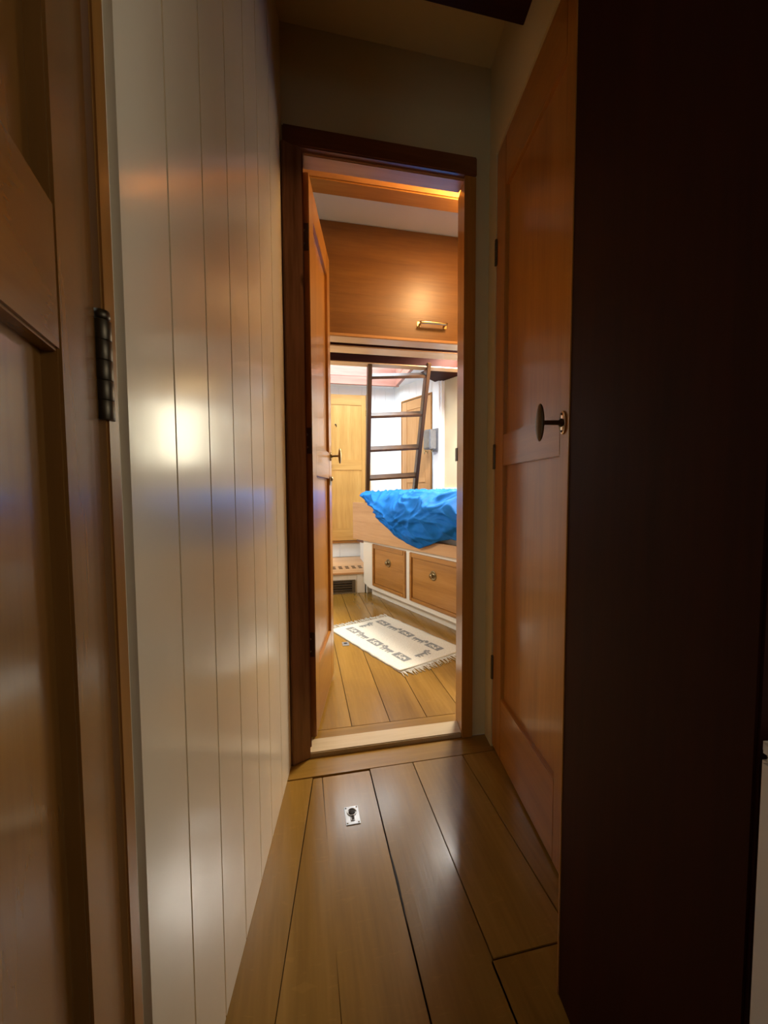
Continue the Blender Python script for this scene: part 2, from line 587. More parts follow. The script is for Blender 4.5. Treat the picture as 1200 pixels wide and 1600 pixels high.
wp = structure(empty('added_window_4', (-0.77, 2.75, 1.40)), 'unseen port side window added to light the bunk front, behind the open cabin door', 'window')  # added out of view so the bunk front gets more light
bm = B()
for a in ((-0.345, -0.31), (0.31, 0.345)):
    bx(bm, -0.025, 0.04, a[0], a[1], -0.245, 0.245, 0.003)
for a in ((-0.245, -0.21), (0.21, 0.245)):
    bx(bm, -0.025, 0.04, -0.309, 0.309, a[0], a[1], 0.003)
obj('window_frame', bm, M['oak_Z'], wp)
box_obj('pane', (-0.004, 0.0, -0.311, 0.311, -0.211, 0.211), GLASS, wp, 0)

# ================================================================== DOOR FRAME
tr = structure(empty('trim_1', (0, 1.34, 0)), 'dark varnished wooden frame around the open doorway', 'door frame')


def rot_box(bm, cx, cy, w, d, z0, z1, ang, bev=0.003):
    t = bmesh.new()
    bx(t, 0, w, 0, d, z0, z1, bev)
    t.transform(Matrix.Translation((cx, cy, 0)) @ Matrix.Rotation(ang, 4, 'Z'))
    _merge(bm, t)


bm = B()
rot_box(bm, -0.043, -0.026, 0.066, 0.07, 0, 2.0, math.radians(26))
obj('jamb', bm, M['knotty_Z'], tr, 'left jamb of dark knotty wood')
bm = B()
prism(bm, [(0.565, -0.004), (0.608, -0.004), (0.628, 0.108), (0.586, 0.108)], 0, 2.0, 0.003)
obj('jamb', bm, M['door_oak_Z'], tr)
bm = B()
bx(bm, -0.043, 0.609, -0.008, 0.07, 2.0, 2.062, 0.004)
obj('head_jamb', bm, M['dark_X'], tr)
bm = B()
bx(bm, -0.005, 0.020, 0.035, 0.09, 0.0, 2.0, 0.003)
obj('door_stop', bm, M['dark_Z'], tr)
bm = B()
bx(bm, 0.02, 0.575, 0.012, 0.072, 1.992, 2.05, 0.003)
obj('soffit_board', bm, M['pale_X'], tr)
bm = B()
prism(bm, [(0.012, 0.005), (0.568, 0.005), (0.583, 0.083), (0.012, 0.083)], -0.01, 0.018, 0.003)
obj('threshold', bm, M['worn_X'], tr, 'pale wooden threshold plank')
# strike plate on the right jamb
bm = B()
bx(bm, 0.581, 0.5845, 0.092, 0.112, 1.03, 1.08, 0.0006)
obj('strike_plate', bm, BRONZE, tr)


# ================================================================== PANELLED DOORS
def panel_door(name, label, loc, ang, w, h, t, stile, rails, mat='door_oak', zbase=0.0, recess=0.011):
    """local: hinge edge at x=0, +x to the free edge, faces at y = +-t/2. rails = list of (z0, z1)."""
    d = structure(empty(name, loc, ang), label, 'door')
    MZ, MX = M[mat + '_Z'], M[mat + '_X']
    for x0, x1 in ((0, stile), (w - stile, w)):
        box_obj('stile', (x0, x1, -t / 2, t / 2, 0, h), MZ, d, 0.0022)
    for z0, z1 in rails:
        box_obj('rail', (stile - 0.001, w - stile + 0.001, -t / 2 + 0.0004, t / 2 - 0.0004, z0, z1), MX, d, 0.002)
    for (a0, a1), (b0, b1) in zip(rails, rails[1:]):
        box_obj('panel', (stile - 0.004, w - stile + 0.004, -t / 2 + recess, t / 2 - recess, a1 - 0.004, b0 + 0.004), MZ, d, 0.001)
    return d


def oval_handle(parent, x, y, z, side, plate=ENAMEL, metalm=BRASS, stem=0.04, size=1.0):
    """rose, stem and upright oval grip on the face whose outward normal is side*y"""
    R = TO_Y if side > 0 else TO_MY
    base = Matrix.Translation((x, y, z)) @ R
    h = empty('door_handle', (0, 0, 0))
    h.parent = parent
    bm = B()
    lathe(bm, [(0, 0), (0.019, 0), (0.019, 0.003), (0.017, 0.0045), (0, 0.0045)], base, 28, sx=0.62 * size, sy=1.2 * size)
    r = obj('rose', bm, plate, h)
    for s in (-1, 1):
        bm = B()
        lathe(bm, [(0, 0.004), (0.0028, 0.004), (0.0026, 0.006), (0, 0.0065)], base @ Matrix.Translation((0, s * 0.0165 * size, 0)), 10)
        obj('screw', bm, BRONZE, h)
    bm = B()
    lathe(bm, [(0, 0.003), (0.0095, 0.003), (0.0095, 0.008), (0.0055, 0.012), (0.005, stem - 0.006), (0.0075, stem), (0, stem)], base, 18)
    obj('spindle', bm, metalm, h)
    bm = B()
    prof = [(0, -1)] + [(math.sin(a), -math.cos(a)) for a in [math.pi * k / 14 for k in range(1, 14)]] + [(0, 1)]
    lathe(bm, [(r_ * 0.036 * size, z_ * 0.0075) for r_, z_ in prof], base @ Matrix.Translation((0, 0, stem)), 28, sx=0.40, sy=1.0)
    obj('grip', bm, metalm, h)
    return h


def butt_hinge(parent, x, y, z, hgt, mat=BRONZE, r=0.006, leaf=0.03, dirx=1, ny=1):
    """knuckle barrel on the z axis with a leaf lying along dirx"""
    h = empty('hinge', (0, 0, 0))
    h.parent = parent
    bm = B()
    n = 5
    for k in range(n):
        z0 = z - hgt / 2 + hgt * k / n
        lathe(bm, [(0, z0 + 0.0001), (r * 0.97, z0 + 0.0001), (r, z0 + 0.0006), (r, z0 + hgt / n - 0.0006), (r * 0.97, z0 + hgt / n - 0.0001), (0, z0 + hgt / n - 0.0001)],
              Matrix.Translation((x, y, 0)), 16)
    obj('knuckle', bm, mat, h)
    bm = B()
    lathe(bm, [(0, z + hgt / 2), (r * 0.8, z + hgt / 2), (r * 0.95, z + hgt / 2 + 0.004), (r * 0.85, z + hgt / 2 + 0.009), (0, z + hgt / 2 + 0.011)],
          Matrix.Translation((x, y, 0)), 16)
    obj('pin_cap', bm, mat, h)
    bm = B()
    bx(bm, min(x, x + dirx * leaf), max(x, x + dirx * leaf), y - ny * 0.0045, y - ny * 0.0025, z - hgt / 2, z + hgt / 2, 0.0005)
    obj('leaf', bm, mat, h)
    return h


# ---- the open cabin door seen nearly edge-on through the doorway
oa = heading(math.sin(0.2011), math.cos(0.2011))
dop = panel_door('door_1', 'open oak panel door swung into the cabin, left side of the doorway', (0.0223, 1.430, 0.020), oa, 0.52, 1.978, 0.034, 0.085,
                 [(0, 0.24), (0.955, 1.075), (1.868, 1.978)])
oval_handle(dop, 0.475, -0.017, 1.062, -1, BRASS, BRASS, 0.045)
oval_handle(dop, 0.475, 0.017, 1.062, 1, BRASS, BRASS, 0.045)
bm = B()
for z in (0.30, 1.03, 1.72):
    bx(bm, -0.0022, 0.0, -0.015, 0.015, z, z + 0.09, 0.0005)
obj('hinge_plate', bm, BRONZE, dop)
bm = B()
for z in (0.30, 1.03, 1.72):
    for dz in (0.022, 0.066):
        lathe(bm, [(0, 0), (0.004, 0), (0.003, 0.0012), (0, 0.0014)], Matrix.Translation((-0.0022, 0, z + dz)) @ Matrix.Rotation(-math.pi / 2, 4, 'Y'), 10)
obj('hinge_screw', bm, STEEL, dop)
bm = B()
bx(bm, 0.440, 0.505, -0.0195, -0.0168, 0.925, 0.965, 0.001)
lathe(bm, [(0, 0), (0.011, 0), (0.012, 0.004), (0.006, 0.009), (0, 0.01)], Matrix.Translation((0.48, -0.019, 0.955)) @ TO_MY, 14)
obj('lock_plate', bm, BRASS, dop)

# ---- closed door in the right wall of the passage
ra = heading(-cdx, -cdy)
dr = panel_door('door_2', 'closed oak panel door in the right wall with an oval handle', (0.652 - 0.019 * cdy * -1, 1.274 - 0.019 * cdx, 0.008), ra, 0.535, 2.02, 0.034, 0.082,
                [(0, 0.21), (0.99, 1.09), (1.865, 2.02)], recess=0.012)
# local +y now points into the wall's right side; the corridor face is at -y
HX = 0.470
oval_handle(dr, HX, -0.017, 1.063, -1, POLISH, BRONZE, 0.055, 1.18)
for z in (1.02, 1.70, 0.28):
    butt_hinge(dr, 0.004, -0.019, z, 0.075, BRONZE, 0.006, 0.012, 1, -1)

# ---- near left door standing ajar
la_dir = Vector((0.168, -0.986))
dl = panel_door('door_3', 'large dark oak panel door ajar at the left edge with bronze hinge', (-0.2007, 0.4128, 0.008), heading(la_dir.x, la_dir.y), 0.62, 2.0, 0.038, 0.086,
                [(0, 0.22), (1.012, 1.115), (1.88, 2.0)], mat='brown', recess=0.012)
butt_hinge(dl, -0.009, 0.021, 1.025, 0.092, BRONZE, 0.0088, 0.020, 1, 1)
tl = structure(empty('trim_2', (-0.141 - cdx * 0.68, 0.68 - cdy * 0.68, 0), heading(cdx, cdy)), 'narrow wooden lining between the near left door and the cream post', 'trim')
box_obj('lining', (wall_s(0.414), wall_s(0.4325), -0.003, 0.04, 0, 2.02), M['oak_Z'], tl, 0.002)

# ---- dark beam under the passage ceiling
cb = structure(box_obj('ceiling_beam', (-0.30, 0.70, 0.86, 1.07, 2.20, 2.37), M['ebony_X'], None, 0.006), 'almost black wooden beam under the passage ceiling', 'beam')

# ---- hatch in the passage floor
ht = empty('floor_hatch', (0.13, 0.9, 0))
tag(ht, 'lift-out oak floor hatch with a flush ring pull in front of the doorway', 'hatch')
bm = B()
prism(bm, [(-0.1085, 0.343), (-0.1425, 0.10), (-0.190, -0.24), (-0.254, -0.70), (-0.078, -0.70), (-0.076, -0.24), (-0.0795, 0.10), (-0.0815, 0.343)], -0.026, 0.0, 0.001)
obj('narrow_plank', bm, M['floor_oak'], ht)
bm = B()
bx(bm, -0.0795, 0.0725, -0.70, 0.343, -0.026, 0.0, 0.0012)
obj('wide_plank', bm, M['floor_oak'], ht)
rp = empty('ring_pull', (-0.005, 0.173, 0.0))
rp.parent = ht
bm = B()
bx(bm, -0.020, 0.020, -0.032, 0.032, 0.0, 0.0022, 0.001)
obj('ring_plate', bm, STEEL, rp)
bm = B()
lathe(bm, [(0, 0.0023), (0.0095, 0.0023), (0.0095, 0.0028), (0, 0.0028)], Matrix.Translation((0, 0.010, 0)), 20)
bx(bm, -0.003, 0.003, -0.018, 0.0005, 0.0022, 0.0027)
obj('finger_hole', bm, BLACKW, rp)
bm = B()
tube(bm, [(0.0125 * math.cos(a), 0.010 + 0.0125 * math.sin(a), 0.0032) for a in [2 * math.pi * k / 24 for k in range(25)]], 0.0015, 8)
tube(bm, [(-0.0045, -0.002, 0.0032), (-0.0045, -0.020, 0.0032), (0.0045, -0.020, 0.0032), (0.0045, -0.002, 0.0032)], 0.0012, 8)
obj('ring', bm, STEEL, rp)
for sx_ in (-1, 1):
    for sy_ in (-1, 1):
        bm = B()
        lathe(bm, [(0, 0.0022), (0.0026, 0.0022), (0.002, 0.0030), (0, 0.0032)], Matrix.Translation((sx_ * 0.0155, sy_ * 0.0265, 0)), 10)
        obj('screw', bm, BRONZE, rp)
# the long dark crack along the hatch edge
bm = B()
prism(bm, [(0.2045, 0.955), (0.2075, 0.91), (0.2085, 0.86), (0.2065, 0.80), (0.2045, 0.76), (0.2035, 0.80), (0.2032, 0.90)], 0.0001, 0.0004)
tag(obj('floor_crack', bm, BLACKW), 'dark splintered crack along the hatch edge in the passage floor', 'crack', kind='structure')

# ---- white painted locker at the lower right edge
wlk = empty('white_locker', (0.3885, 0.263, 0), heading(-cdx, -cdy))
tag(wlk, 'white painted low locker end at the bottom right beside the dark partition', 'locker')
box_obj('side_panel', (0, 0.40, 0.0, 0.02, 0, 0.686), WHITE2, wlk, 0.004)
box_obj('top_board', (-0.0, 0.40, 0.0, 0.35, 0.687, 0.703), WHITE2, wlk, 0.004)
box_obj('plinth', (0.01, 0.40, 0.021, 0.30, 0, 0.08), WHITE2, wlk, 0.003)

# ================================================================== CABIN: overhead woodwork
bm = B()
bx(bm, -0.74, 2.2, 1.71, 1.80, 2.195, 2.31, 0.006)
structure(obj('ceiling_beam', bm, M['oak_X']), 'brown wooden ceiling beam just inside the doorway', 'beam')

ol = empty('overhead_locker', (0.55, 2.13, 1.745))
tag(ol, 'wide dark-stained wooden overhead locker front with brass pull above the bunk', 'locker')
bm = B()
for z0, z1 in ((0.0, 0.105), (0.1052, 0.205), (0.2052, 0.56)):
    bx(bm, -0.9, 1.3, 0.0, 0.024, z0, z1, 0.0003)
obj('front_panel', bm, M['locker_X'], ol)
box_obj('bottom_board', (-0.9, 1.3, -0.004, 0.09, -0.018, -0.0005), M['pale_X'], ol, 0.003, 'bottom board, reflected light put into its pale colour')  # pale colour carries the light reflected on the locker underside
ph = empty('pull_handle', (0.163, 0, 0.075))
ph.parent = ol
for sx_ in (-1, 1):
    bm = B()
    bx(bm, sx_ * 0.075 - 0.009, sx_ * 0.075 + 0.009, -0.0035, 0, -0.014, 0.014, 0.0012)
    lathe(bm, [(0, 0), (0.007, 0), (0.005, 0.008), (0.006, 0.026), (0, 0.030)], Matrix.Translation((sx_ * 0.070, -0.003, 0)) @ TO_MY, 14)
    obj('pull_foot', bm, BRASSB, ph)
bm = B()
tube(bm, [(-0.078, -0.030, 0), (-0.066, -0.032, 0), (-0.03, -0.034, 0.001), (0.03, -0.034, 0.001), (0.066, -0.032, 0), (0.078, -0.030, 0)], 0.0075, 14)
obj('pull_bar', bm, BRASSB, ph)

for nm, y0, y1, z0, lb in (('ceiling_beam', 2.52, 2.64, 1.815, 'wooden deck beam behind the overhead locker, shade put into its dark colour, nearer of two'),
                           ('ceiling_beam', 3.04, 3.13, 1.885, 'wooden deck beam carrying the top of the ladder, shade put into its dark colour')):
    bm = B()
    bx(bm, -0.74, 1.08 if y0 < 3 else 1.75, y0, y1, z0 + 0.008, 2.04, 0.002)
    bo = structure(obj(nm, bm, M['ebony_X']), lb, 'beam')  # near-black colour paints the shade on the beam fronts
    box_obj('lit_underside', (-0.74, 1.08 if y0 < 3 else 1.75, y0 - 0.002, y1, z0, z0 + 0.0075), M['pale_X'], bo, 0.002, 'pale strip painting the light reflected on the underside')  # pale strip paints the light reflected under the beam

# ---- skylight coaming
sk = structure(empty('window_2', (0.5, 3.67, 2.03)), 'reddish wooden skylight coaming glowing with daylight above the ladder', 'skylight')
bm = B()
for z0, z1 in ((0.0, 0.085), (0.086, 0.20), (0.201, 0.34), (0.341, 0.50)):
    bx(bm, -0.56, 0.54, 0.53, 0.56, z0, z1, 0.002)
obj('far_coaming', bm, M['coaming'], sk)
bm = B()
for z0, z1 in ((0.0, 0.085), (0.086, 0.20), (0.201, 0.50)):
    bx(bm, 0.50, 0.53, -0.50, 0.528, z0, z1, 0.002)
    bx(bm, -0.53, -0.50, -0.50, 0.528, z0, z1, 0.002)
bx(bm, -0.5, 0.5, -0.53, -0.50, 0.0, 0.5, 0.002)
obj('side_coaming', bm, M['coaming'], sk)
box_obj('pane', (-0.5, 0.5, -0.5, 0.53, 0.385, 0.391), GLASS, sk, 0)

# ---- warm lamp inside the cabin over the doorway
lp = empty('ceiling_lamp', (0.80, 1.60, 2.30))
tag(lp, 'small round brass ceiling lamp glowing just inside the doorway', 'lamp')
bm = B()
lathe(bm, [(0, 0), (0.055, 0), (0.058, -0.008), (0.05, -0.02), (0.04, -0.022), (0, -0.022)], None, 28)
obj('lamp_base', bm, BRASSB, lp)
bm = B()
lathe(bm, [(0.042, -0.023), (0.042, -0.035), (0.032, -0.052), (0.015, -0.062), (0, -0.064)], None, 24)
obj('lamp_glass', bm, LAMPG, lp)
ld = bpy.data.lights.new('lamp_bulb', 'POINT')
ld.energy = 6.5
ld.color = (1.0, 0.60, 0.26)
ld.shadow_soft_size = 0.06
lo = bpy.data.objects.new('lamp_bulb', ld)
COL.objects.link(lo)
lo.location = (0.80, 1.60, 2.19)

# ================================================================== SALOON END
# raised step and riser
st = empty('platform_step', (0, 3.5, 0))
structure(st, 'raised white step with oak tread and vent slots at the far end', 'step')
bm = B()
xs = [-0.74, -0.35, -0.16, 0.03, 0.215, 0.385, 0.47, 0.545]
for a, b in zip(xs, xs[1:]):
    bx(bm, a + 0.0005, b - 0.0005, 0.0, 0.02, 0, 0.172, 0.0015)
obj('riser', bm, IVORY, st)
bm = B()
prism(bm, [(-0.74, -0.012), (0.535, -0.012), (1.17, 0.22), (1.08, 0.84), (-0.74, 0.84)], 0.172, 0.19, 0.003)
obj('tread', bm, M['pale_X'], st)
bm = B()
for i in range(9):
    x = 0.02 + i * 0.062
    bx(bm, x, x + 0.034, 0.17, 0.225, 0.1901, 0.1906)
    bx(bm, x, x + 0.034, 0.245, 0.30, 0.1901, 0.1906)
obj('vent_slot', bm, M['ladder_wood'], st)

vt = empty('floor_vent', (0.345, 3.498, 0.066))
tag(vt, 'dark metal louvred vent low on the white step riser', 'vent')
bm = B()
bx(bm, -0.112, 0.112, -0.008, 0, -0.058, -0.046, 0.001)
bx(bm, -0.112, 0.112, -0.008, 0, 0.046, 0.058, 0.001)
bx(bm, -0.112, -0.088, -0.008, 0, -0.046, 0.046, 0.001)
bx(bm, 0.082, 0.112, -0.008, 0, -0.046, 0.046, 0.001)
obj('vent_frame', bm, VENTM, vt)
box_obj('vent_back', (-0.088, 0.082, -0.003, 0, -0.046, 0.046), BLACKW, vt, 0)
for k in range(4):
    t = B()
    bx(t, -0.087, 0.081, -0.006, 0.0, -0.0075, 0.0075, 0.0008)
    t.transform(Matrix.Translation((0, -0.003, -0.034 + k * 0.0225)) @ Matrix.Rotation(0.5, 4, 'X'))
    obj('vent_louvre', t, VENTM, vt)

# far wall, planked, with a door set above a white riser
wf = structure(empty('wall_far', (0, 4.345, 0)), 'bright white planked wall at the far end of the saloon', 'wall')
bm = B()
xs = [-0.74, -0.55, -0.36, -0.17, 0.02, 0.21, 0.40, 0.66, 0.80, 0.92, 1.06]
for a, b in zip(xs, xs[1:]):
    bx(bm, a + 0.0005, b - 0.0005, 0, 0.02, 0.19, 2.06, 0.002, seg=1)
bx(bm, -0.74, 1.10, 0.02, 0.05, 0, 2.6)
obj('planking', bm, WHITE, wf)
box_obj('sill_board', (-0.4, 0.70, -0.03, 0.0, 0.345, 0.372), M['oak_X'], wf, 0.003)

df = panel_door('door_4', 'honey-coloured panel door in the white far wall', (0.695, 4.325, 0.375), math.pi, 0.60, 1.575, 0.03, 0.055,
                [(0, 0.13), (0.765, 0.875), (1.462, 1.575)], mat='honey', recess=0.006) if False else None
MATS['honey_Y'] = MATS['honey_X']
df = panel_door('door_4', 'honey-coloured panel door in the white far wall', (0.695, 4.325, 0.375), math.pi, 0.42, 1.572, 0.03, 0.048,
                [(0, 0.13), (0.765, 0.875), (1.462, 1.572)], mat='honey', recess=0.006)
oval_handle(df, 0.385, 0.015, 0.80, 1, BRASSB, BRASSB, 0.03, 0.7)
bm = B()
tube(bm, [(0.33, 0.018, 1.25), (0.325, 0.032, 1.25), (0.322, 0.034, 1.235), (0.322, 0.030, 1.222)], 0.004, 8)
lathe(bm, [(0, 0), (0.009, 0), (0.008, 0.003), (0, 0.004)], Matrix.Translation((0.33, 0.015, 1.25)) @ TO_Y, 12)
obj('coat_hook', bm, BRONZE, df)
butt_hinge(df, -0.004, 0.017, 1.38, 0.06, BRASSB, 0.005, 0.014, 1, 1)
butt_hinge(df, -0.004, 0.017, 0.22, 0.06, BRASSB, 0.005, 0.014, 1, 1)
tf = structure(empty('trim_3', (0, 4.345, 0)), 'honey-coloured casing beside the far door', 'trim')
box_obj('casing', (0.702, 0.742, -0.026, 0.0, 0.372, 1.96), M['honey_Z'], tf, 0.003)

# slanted hull-side wall on the right, from the far corner towards the viewer
SA = heading(0.375, -0.927)
sw = structure(empty('wall_hull', (1.035, 4.324, 0), SA), 'slanted cabin side wall behind the bunk, white then sand-coloured', 'wall')
# local +x towards the viewer, +y to the outside (away from the cabin)
sw_len = 3.22
def hy(x0, x1, y0, y1, z0, z1, bev=0.002):
    bx(bm, x0, x1, y0, y1, z0, z1, bev)
bm = B()
for a, b in ((-0.06, 0.06), (0.061, 0.12), (0.600, 0.66)):
    hy(a, b, 0.0, 0.03, 0, 2.06)
xs = [0.12, 0.24, 0.36, 0.48, 0.60]
for a, b in zip(xs, xs[1:]):
    hy(a + 0.0005, b - 0.0005, 0.0, 0.03, 1.862, 2.06)
hy(-0.06, 0.66, 0.031, 0.05, 0, 2.6)
obj('planking', bm, WHITE, sw)
bm = B()
hy(0.66, 0.775, -0.045, 0.03, 0, 2.05, 0.018)
obj('corner_post', bm, WHITE, sw)
bm = B()
# sand panel with the hull window opening
wx0, wx1, wz0, wz1 = 1.05, 1.47, 1.14, 1.66
hy(0.775, wx0, 0.012, 0.04, 0, 2.4, 0)
hy(wx1, sw_len, 0.012, 0.04, 0, 2.4, 0)
hy(wx0, wx1, 0.012, 0.04, 0, wz0, 0)
hy(wx0, wx1, 0.012, 0.04, wz1, 2.4, 0)
obj('sand_panel', bm, SAND, sw)
box_obj('ledge_rail', (0.775, sw_len, -0.02, 0.011, 0.925, 0.945), IVORY, sw, 0.003)
hwn = structure(empty('window_3', (1.035 + 0.375 * 1.26, 4.324 - 0.927 * 1.26, 1.40), SA), 'hull window lighting the bunk', 'window')
bm = B()
bx(bm, -0.235, -0.205, 0.0, 0.045, -0.285, 0.285, 0.003)
bx(bm, 0.205, 0.235, 0.0, 0.045, -0.285, 0.285, 0.003)
bx(bm, -0.204, 0.204, 0.0, 0.045, 0.255, 0.285, 0.003)
bx(bm, -0.204, 0.204, 0.0, 0.045, -0.285, -0.255, 0.003)
obj('window_frame', bm, M['oak_X'], hwn)
box_obj('pane', (-0.206, 0.206, 0.022, 0.026, -0.256, 0.256), GLASS, hwn, 0)
wlp = empty('wall_lamp', (1.035 + 0.375 * 1.14, 4.324 - 0.927 * 1.14, 1.80), SA)
tag(wlp, 'small brass wall lamp glowing on the sand-coloured wall over the bunk', 'lamp')
bm = B()
lathe(bm, [(0, 0), (0.03, 0), (0.03, 0.006), (0.012, 0.012), (0.009, 0.05), (0.016, 0.055), (0, 0.056)], Matrix.Translation((0, 0.011, 0)) @ TO_MY, 20)
obj('lamp_bracket', bm, BRASSB, wlp)
bm = B()
lathe(bm, [(0, -0.03), (0.016, -0.026), (0.028, -0.01), (0.03, 0.005), (0.022, 0.022), (0, 0.032)], Matrix.Translation((0, -0.07, 0)), 20)
obj('lamp_globe', bm, LAMPG, wlp)

# side door in the slanted wall
ds = panel_door('door_5', 'tan panel door in the slanted side wall behind the ladder', (1.035 + 0.375 * 0.122 + 0.006, 4.324 - 0.927 * 0.122 + 0.003, 0.2), SA, 0.475, 1.655, 0.03, 0.085,
                [(0, 0.15), (0.80, 0.90), (1.56, 1.655)], mat='pale', recess=0.006)
oval_handle(ds, 0.425, -0.015, 1.105, -1, BRASSB, BRASSB, 0.04, 0.9)
trs = structure(empty('trim_4', (1.035, 4.324, 0), SA), 'thin brown casing around the tan side door', 'trim')
bm = B()
bx(bm, 0.108, 0.121, -0.012, 0.0, 0.2, 1.875, 0.002)
bx(bm, 0.599, 0.612, -0.012, 0.0, 0.2, 1.875, 0.002)
bx(bm, 0.121, 0.599, -0.012, 0.0, 1.862, 1.875, 0.002)
obj('casing', bm, M['oak_X'], trs)

# dark overhead board on the right
bm = B()
prism(bm, [(0.70, -0.05), (0.80, -0.30), (1.9, -0.30), (1.9, 0.0), (0.70, 0.0)], 1.945, 1.975, 0.003)
ob = obj('overhead_shelf', bm, M['ebony_X'])
ob.location = (1.035, 4.324, 0)
ob.rotation_euler = (0, 0, SA)
tag(ob, 'dark wooden shelf under the deck at the right above the sand-coloured wall', 'shelf')

# grey box on the white post
gb = empty('wall_box', (1.035 + 0.375 * 0.715 - 0.045 * 0.927, 4.324 - 0.927 * 0.715 - 0.045 * 0.375, 1.39), SA)
tag(gb, 'small square grey box fixed to the white post right of the ladder', 'wall box')
box_obj('back_plate', (-0.055, 0.045, -0.014, 0.0, -0.105, 0.115), GREYM, gb, 0.004)
box_obj('housing', (-0.065, 0.03, -0.10, -0.0145, -0.085, 0.10), GREYM, gb, 0.008)
box_obj('cover', (-0.058, 0.023, -0.106, -0.1005, -0.075, 0.09), STEEL, gb, 0.004)
bm = B()
lathe(bm, [(0, 0), (0.010, 0), (0.010, 0.012), (0.006, 0.02), (0, 0.021)], Matrix.Translation((0.0, -0.05, -0.0855)) @ Matrix.Rotation(math.pi, 4, 'X'), 14)
obj('knob', bm, BRASSB, gb)

# ---- ladder
LT, LB = Vector((0.529, 3.085, 1.885)), Vector((0.614, 3.75, 0.93))
dv = (LB - LT)
lad = empty('ladder', (LT.x, LT.y, LT.z))
tag(lad, 'dark wooden ladder leaning up to the deck behind the blue bedding', 'ladder')
ex = Vector((1, 0, 0))
ln = dv.length
ez = -dv.normalized()
ex = (ex - ez * ex.dot(ez)).normalized()
ey = ez.cross(ex)
LR = Matrix((ex, ey, ez)).transposed().to_4x4()
lad.matrix_world = Matrix.Translation(LT) @ LR
low = -ln * (1.885 - 0.755) / (1.885 - 0.93)
for x0 in (0.0, 0.468):
    box_obj('stile', (x0 - 0.016, x0 + 0.016, -0.042, 0.042, low, 0.02), M['ladder_wood'], lad, 0.004)
def lad_t(z):
    return -ln * (1.885 - z) / (1.885 - 0.93)
for z in (1.815, 1.545, 1.283, 1.035, 0.80):
    bm = B()
    bx(bm, 0.012, 0.456, -0.036, 0.036, lad_t(z) - 0.011, lad_t(z) + 0.011, 0.004)
    obj('rung', bm, M['dark_X'] if False else M['ladder_wood'], lad)

# ================================================================== BUNK
BO = Vector((0.592, 3.329, 0))
BA = heading(0.346, -0.938)
bk = empty('bunk', BO, BA)
# local +x along the front towards the viewer, +y inwards to the hull
tag(bk, 'built-in white bunk with wooden drawers and lee board along the right', 'bunk')
U1 = 1.70
bm = B()
t = B()
# front sheet with two-and-a-bit drawer openings: built from rails and stiles
def fr(x0, x1, z0, z1):
    bx(bm, x0, x1, 0.0, 0.022, z0, z1, 0.0)
fr(-0.005, U1, 0.463, 0.50)
fr(-0.005, U1, 0.066, 0.102)
fr(0.490, 0.541, 0.102, 0.463)
fr(1.085, 1.135, 0.102, 0.463)
fr(1.66, U1, 0.102, 0.463)
prism(bm, [(-0.172, -0.50), (-0.005, -0.50), (-0.005, -0.066), (-0.075, -0.066), (-0.172, -0.095)], 0.0, 0.022, 0,
      mat=Matrix.Rotation(-math.pi / 2, 4, 'X'))
obj('face_frame', bm, IVORY, bk)
bm = B()
bx(bm, -0.172, -0.155, 0.023, 0.72, 0.0, 0.50, 0.002)
bx(bm, U1 - 0.02, U1, 0.023, 0.72, 0.0, 0.50, 0.002)
bx(bm, -0.154, U1 - 0.021, 0.30, 0.72, 0.06, 0.49)
obj('carcass', bm, IVORY, bk)
box_obj('toe_kick', (-0.10, U1, 0.042, 0.06, 0, 0.066), IVORY, bk, 0.001)
for x0, x1 in ((-0.004, 0.489), (0.542, 1.084), (1.136, 1.659)):
    dw = empty('drawer', ((x0 + x1) / 2, 0, 0))
    dw.parent = bk
    a, b = x0 - (x0 + x1) / 2, x1 - (x0 + x1) / 2
    bm = B()
    bx(bm, a, a + 0.026, -0.012, 0.018, 0.103, 0.462, 0.003)
    bx(bm, b - 0.026, b, -0.012, 0.018, 0.103, 0.462, 0.003)
    bx(bm, a + 0.0255, b - 0.0255, -0.012, 0.018, 0.428, 0.462, 0.003)
    bx(bm, a + 0.0255, b - 0.0255, -0.012, 0.018, 0.103, 0.128, 0.003)
    obj('drawer_frame', bm, M['oak_X'], dw)
    bm = B()
    bx(bm, a + 0.0275, b - 0.0275, -0.001, 0.016, 0.1295, 0.4265, 0.002)
    obj('drawer_panel', bm, M['oak_X'], dw)
    bm = B()
    K = Matrix.Translation((0, -0.001, 0.333)) @ TO_MY
    lathe(bm, [(0, 0), (0.034, 0), (0.034, 0.003), (0.028, 0.005), (0.024, 0.002), (0.012, 0.002), (0.009, 0.014), (0.016, 0.02), (0.016, 0.025), (0, 0.028)], K, 24)
    obj('knob', bm, BRASS, dw)
# lee board with its cut-down middle
prof = [(-0.318, 0.478), (U1, 0.498), (U1, 0.575), (0.47, 0.565), (0.40, 0.572), (0.32, 0.60), (0.26, 0.645), (0.22, 0.71), (0.185, 0.77), (0.14, 0.803), (0.09, 0.812), (-0.318, 0.812)]
bm = B()
prism(bm, [(x, -z) for x, z in prof], -0.03, -0.001, 0.0025, mat=Matrix.Rotation(-math.pi / 2, 4, 'X'))
obj('lee_board', bm, M['pale_X'], bk, 'pale wooden lee board, higher at its far end')
bm = B()
prism(bm, [(-0.172, 0.0), (-0.30, 0.0), (-0.172, 0.13)], 0.45, 0.475, 0.002)
obj('bracket', bm, M['dark_X'], bk)
mt_ = empty('mattress', BO, BA)
tag(mt_, 'pale grey mattress under the blue duvet on the bunk', 'mattress')
box_obj('mattress_body', (-0.15, U1 - 0.02, 0.012, 0.70, 0.502, 0.77), MATTR, mt_, 0.04)

